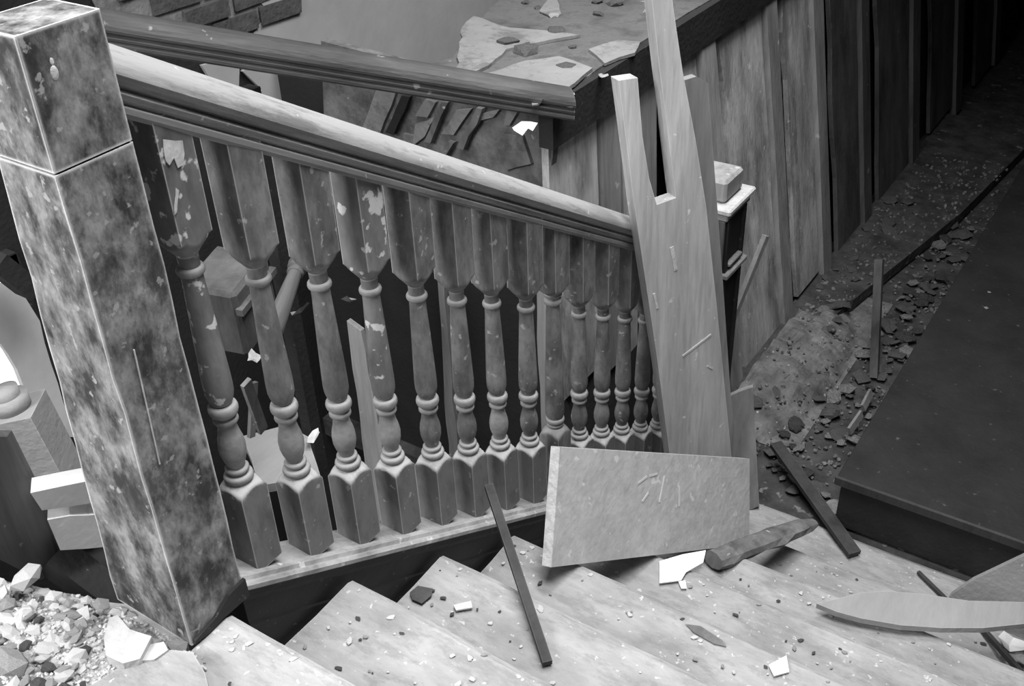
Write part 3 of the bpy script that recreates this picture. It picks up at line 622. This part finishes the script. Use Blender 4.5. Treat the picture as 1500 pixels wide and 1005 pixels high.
litter('leather_scrap', ((600, 868), (612, 858), (634, 862), (632, 872), (618, 884), (604, 878)), 3, .003, 'rubble3', 'dark crumpled scrap against the string on a tread', 'scrap', 5)
litter('dirt_patch', ((1004, 914), (1026, 917), (1058, 938), (1064, 947), (1046, 943), (1016, 926)), 3, .002, 'rotten', 'dark ragged patch of dirt on a tread below the paper', 'dirt', 6, .002, False)
# rotten branch-like timber and small sticks at the landing edge
a, b_ = on_z(1044, 820, tz(5)+.035), on_z(1192, 766, tz(6)+.05); bm = bmesh.new(); rings = []
for i in range(11):
    t = i/10; c = a.lerp(b_, t); r_ = .035*(1 if t < .75 else 1.1-.6*(t-.75)/.25); d = (b_-a).normalized(); s1 = d.cross(V((0, 0, 1))).normalized(); s2 = s1.cross(d)
    rings.append([bm.verts.new(c+(s1*math.cos(q_)*1.15+s2*math.sin(q_)*.75)*r_*(1+.35*noise.noise(V((t*6, q_*1.4, 3))))) for q_ in [2*math.pi*j/9 for j in range(9)]])
for i in range(10):
    for j in range(9): bm.faces.new((rings[i][j], rings[i][(j+1) % 9], rings[i+1][(j+1) % 9], rings[i+1][j]))
bm.faces.new(rings[0]); bm.faces.new(rings[-1][::-1])
tag(recentre(obj('rotten_timber', bm, 'rotten')), 'rotten broken length of timber lying from the chipboard to the dark hall', 'timber')
stick('broken_lath', on_z(1136, 650, tz(7)+.10), on_z(1252, 812, tz(7)+.02), .05, .02, 'stick', 'dark broken lath lying from the hall debris onto the last step', 'lath')
stick('broken_lath', on_z(1345, 838, tz(7)+.012), on_z(1388, 880, tz(7)+.012), .012, .012, 'stick', 'thin lath on the bottom boards beside the curved board', 'lath')
stick('broken_lath', on_z(1438, 920, tz(6)+.015), on_z(1500, 990, tz(6)+.05), .012, .02, 'stick', 'thin dark lath on the tread at the right edge beneath the curved board', 'lath')
flat('round_lid', [(1222+15*math.cos(t*.52), 742+11*math.sin(t*.52)) for t in range(12)], tz(7)+.02, .01, 'lino', 'small round grey lid on the floor beside the broken lath', 'lid', None, 1, 0)
curl('crumpled_paper', 1478, 945, lambda u, v: on_z(u, v, tz(6)+.02), .07, 'paper', 'crumpled white sheet at the right edge beneath the curved board', 11)
curl('crumpled_paper', 1492, 968, lambda u, v: on_z(u, v, tz(6)+.02), .05, 'rubble2', 'grey crumpled wad at the right edge below the white sheet', 12)
# curved board and the panel behind it
cz = tz(5)+.045
cv_ = [(1196, 884), (1222, 878), (1262, 868), (1300, 866), (1350, 870), (1420, 880), (1500, 882), (1640, 880), (1640, 905), (1560, 908), (1500, 914), (1440, 920), (1380, 920), (1320, 916), (1262, 906), (1225, 896)]
tag(recentre(obj('curved_board', slab([on_z(u, v, cz) for u, v in cv_], .02, (0, 0, 1)), 'table')), 'smooth grey board with a curved front edge lying across the lower treads at right', 'board')
nV = V((.05, -.97, .2)); Q0 = on_z(1450, 872, tz(6)+.05)+V((0, .08, 0))
tag(recentre(obj('corner_board', slab([on_plane(u, v, Q0, nV) for u, v in ((1378, 900), (1392, 872), (1424, 850), (1500, 814), (1640, 752), (1640, 905), (1385, 905))], .02, nV), 'table')), 'flat grey board rising behind the curved board at the right edge', 'board')

# ------------------------------------------------------------------ dark platform in the hall and hall debris
pf = thing('platform', 'large dark raised platform filling the right of the hall at the stair foot', 'platform', (.62, 2.1, tz(7)))
def ppart(name, lo, hi, m): 
    bm = bmesh.new(); box(bm, lo, hi); bmesh.ops.bevel(bm, geom=list(bm.edges), offset=.004, segments=1, affect='EDGES'); return obj(name, bm, m, pf)
ppart('front_panel', (0, 0, 0), (2.6, .03, .22), 'dark'); ppart('side_panel', (0, .03, 0), (.03, 6.5, .22), 'deep_black'); ppart('deck', (-.015, -.02, .22), (2.6, 6.5, .25), 'dark')
ppart('edge_strip', (-.02, -.032, .215), (2.6, -.02, .255), 'stick')
pcs = [chunk_mesh('plaster_chip', m, 90+i, .5) for i, m in enumerate(('rubble2', 'rubble3', 'rubble2'))]
for i in range(34):
    o = bpy.data.objects.new('plaster_chip', pcs[i % 3]); COL.objects.link(o); s = random.uniform(.01, .03); o.scale = (s, s*.7, s*.6)
    o.location = (random.uniform(.7, 2.0), random.uniform(2.2, 6.2), tz(7)+.25+s*.1); o.rotation_euler = (0, 0, random.uniform(0, 6)); tag(o, 'small chip lying on the dark platform', 'rubble', 'chips on the dark platform')
# low ledge along the panelled wall, its dark riser facing the stairs
lg = setting(recentre(obj('trim_3', slab([V((.03, 2.5, tz(7)+.06)), V((.06, 2.85, tz(7)+.06)), V((.22, 3.8, tz(7)+.06)), V((.40, 4.8, tz(7)+.06)), V((.55, 6.2, tz(7)+.06)), V((-.06, 6.2, tz(7)+.06)), V((-.06, 2.5, tz(7)+.06))], .06, (0, 0, 1)), 'hall')))
HM = [chunk_mesh('hall_debris', m, 110+i, .45) for i, m in enumerate(('rubble3', 'rubble3', 'rotten', 'rubble3', 'rubble3', 'hall'))]
for i in range(170):
    y = 2.2+2.6*random.random()**1.3; x = random.uniform(.05, .56); s = random.uniform(.02, .085); zz = tz(7)
    if i % 3 == 0: x = random.uniform(-.0, .2); y = random.uniform(2.4, 4.8); zz += .06
    elif x < .25+(y-3)*.18: x = .5-random.random()*.15
    o = bpy.data.objects.new('hall_debris', HM[i % 6]); COL.objects.link(o); o.scale = (s*random.uniform(.8, 1.5), s, s*.7)
    o.location = (x, y, zz+s*.12); o.rotation_euler = (random.uniform(-.3, .3), random.uniform(-.3, .3), random.uniform(0, 6))
    tag(o, 'lump of debris on the dark hall floor beyond the stairs', 'rubble', 'debris on the hall floor')
bm = bmesh.new(); nx, ny = 22, 34; gr = []
for i in range(nx+1):
    row = []
    for j in range(ny+1):
        x, y = .0+.34*i/nx, 2.42+1.35*j/ny; h = max(0, 1-((x-.06)/.26)**2-((y-3.0)/.66)**2)
        row.append(bm.verts.new((x, y, tz(7)-.01+.11*h**.7+(noise.noise(V((x*12, y*12, 2)))*.035+noise.noise(V((x*30, y*30, 7)))*.014)*min(1, h*3))))
    gr.append(row)
for i in range(nx):
    for j in range(ny): bm.faces.new((gr[i][j], gr[i+1][j], gr[i+1][j+1], gr[i][j+1]))
tag(recentre(obj('plaster_heap', bm, 'rotten')), 'low heap of grey plaster debris behind the far newel', 'rubble')
bm = bmesh.new()
for i in range(900):
    x, y = random.uniform(.03, .6), 2.3+3.2*random.random()**1.2; q_ = random.uniform(.006, .022)
    zz = tz(7)-.012+(.072 if x < .05+(y-2.8)*.17 and y > 2.6 else 0)
    h = max(0, 1-((x-.06)/.26)**2-((y-3.0)/.66)**2); zz = max(zz, tz(7)-.01+.11*h**.7)
    r = bmesh.ops.create_icosphere(bm, subdivisions=1, radius=q_/2, matrix=Matrix.Translation((x, y, zz+q_*.2)))
    for v_ in r['verts']: v_.co += V((random.uniform(-.2, .2)*q_, random.uniform(-.2, .2)*q_, random.uniform(-.2, .2)*q_))
tag(stuff(obj('hall_crumbs', bm, 'rotten')), 'fine crumbs of debris strewn over the dark hall floor', 'crumbs')
# a thin pole and the torn white strips under it
pa_, pb_ = on_y(1276, 575, 3.1), on_y(1288, 380, 3.3)
stick('pole', V((pa_.x, pa_.y, tz(7))), pb_, .035, .035, 'batten2', 'thin grey pole standing in the dark hall', 'pole', (1, 0, 0))
for i, (p1, p2) in enumerate((((1276, 574), (1264, 598)), ((1262, 606), (1244, 632)))):
    stick('torn_strip', on_z(*p1, tz(7)+.07), on_z(*p2, tz(7)+.05), .035, .012, 'lino', ('upper', 'lower')[i]+' white torn strip at the foot of the thin pole', 'strip', (.4, -.9, 0))
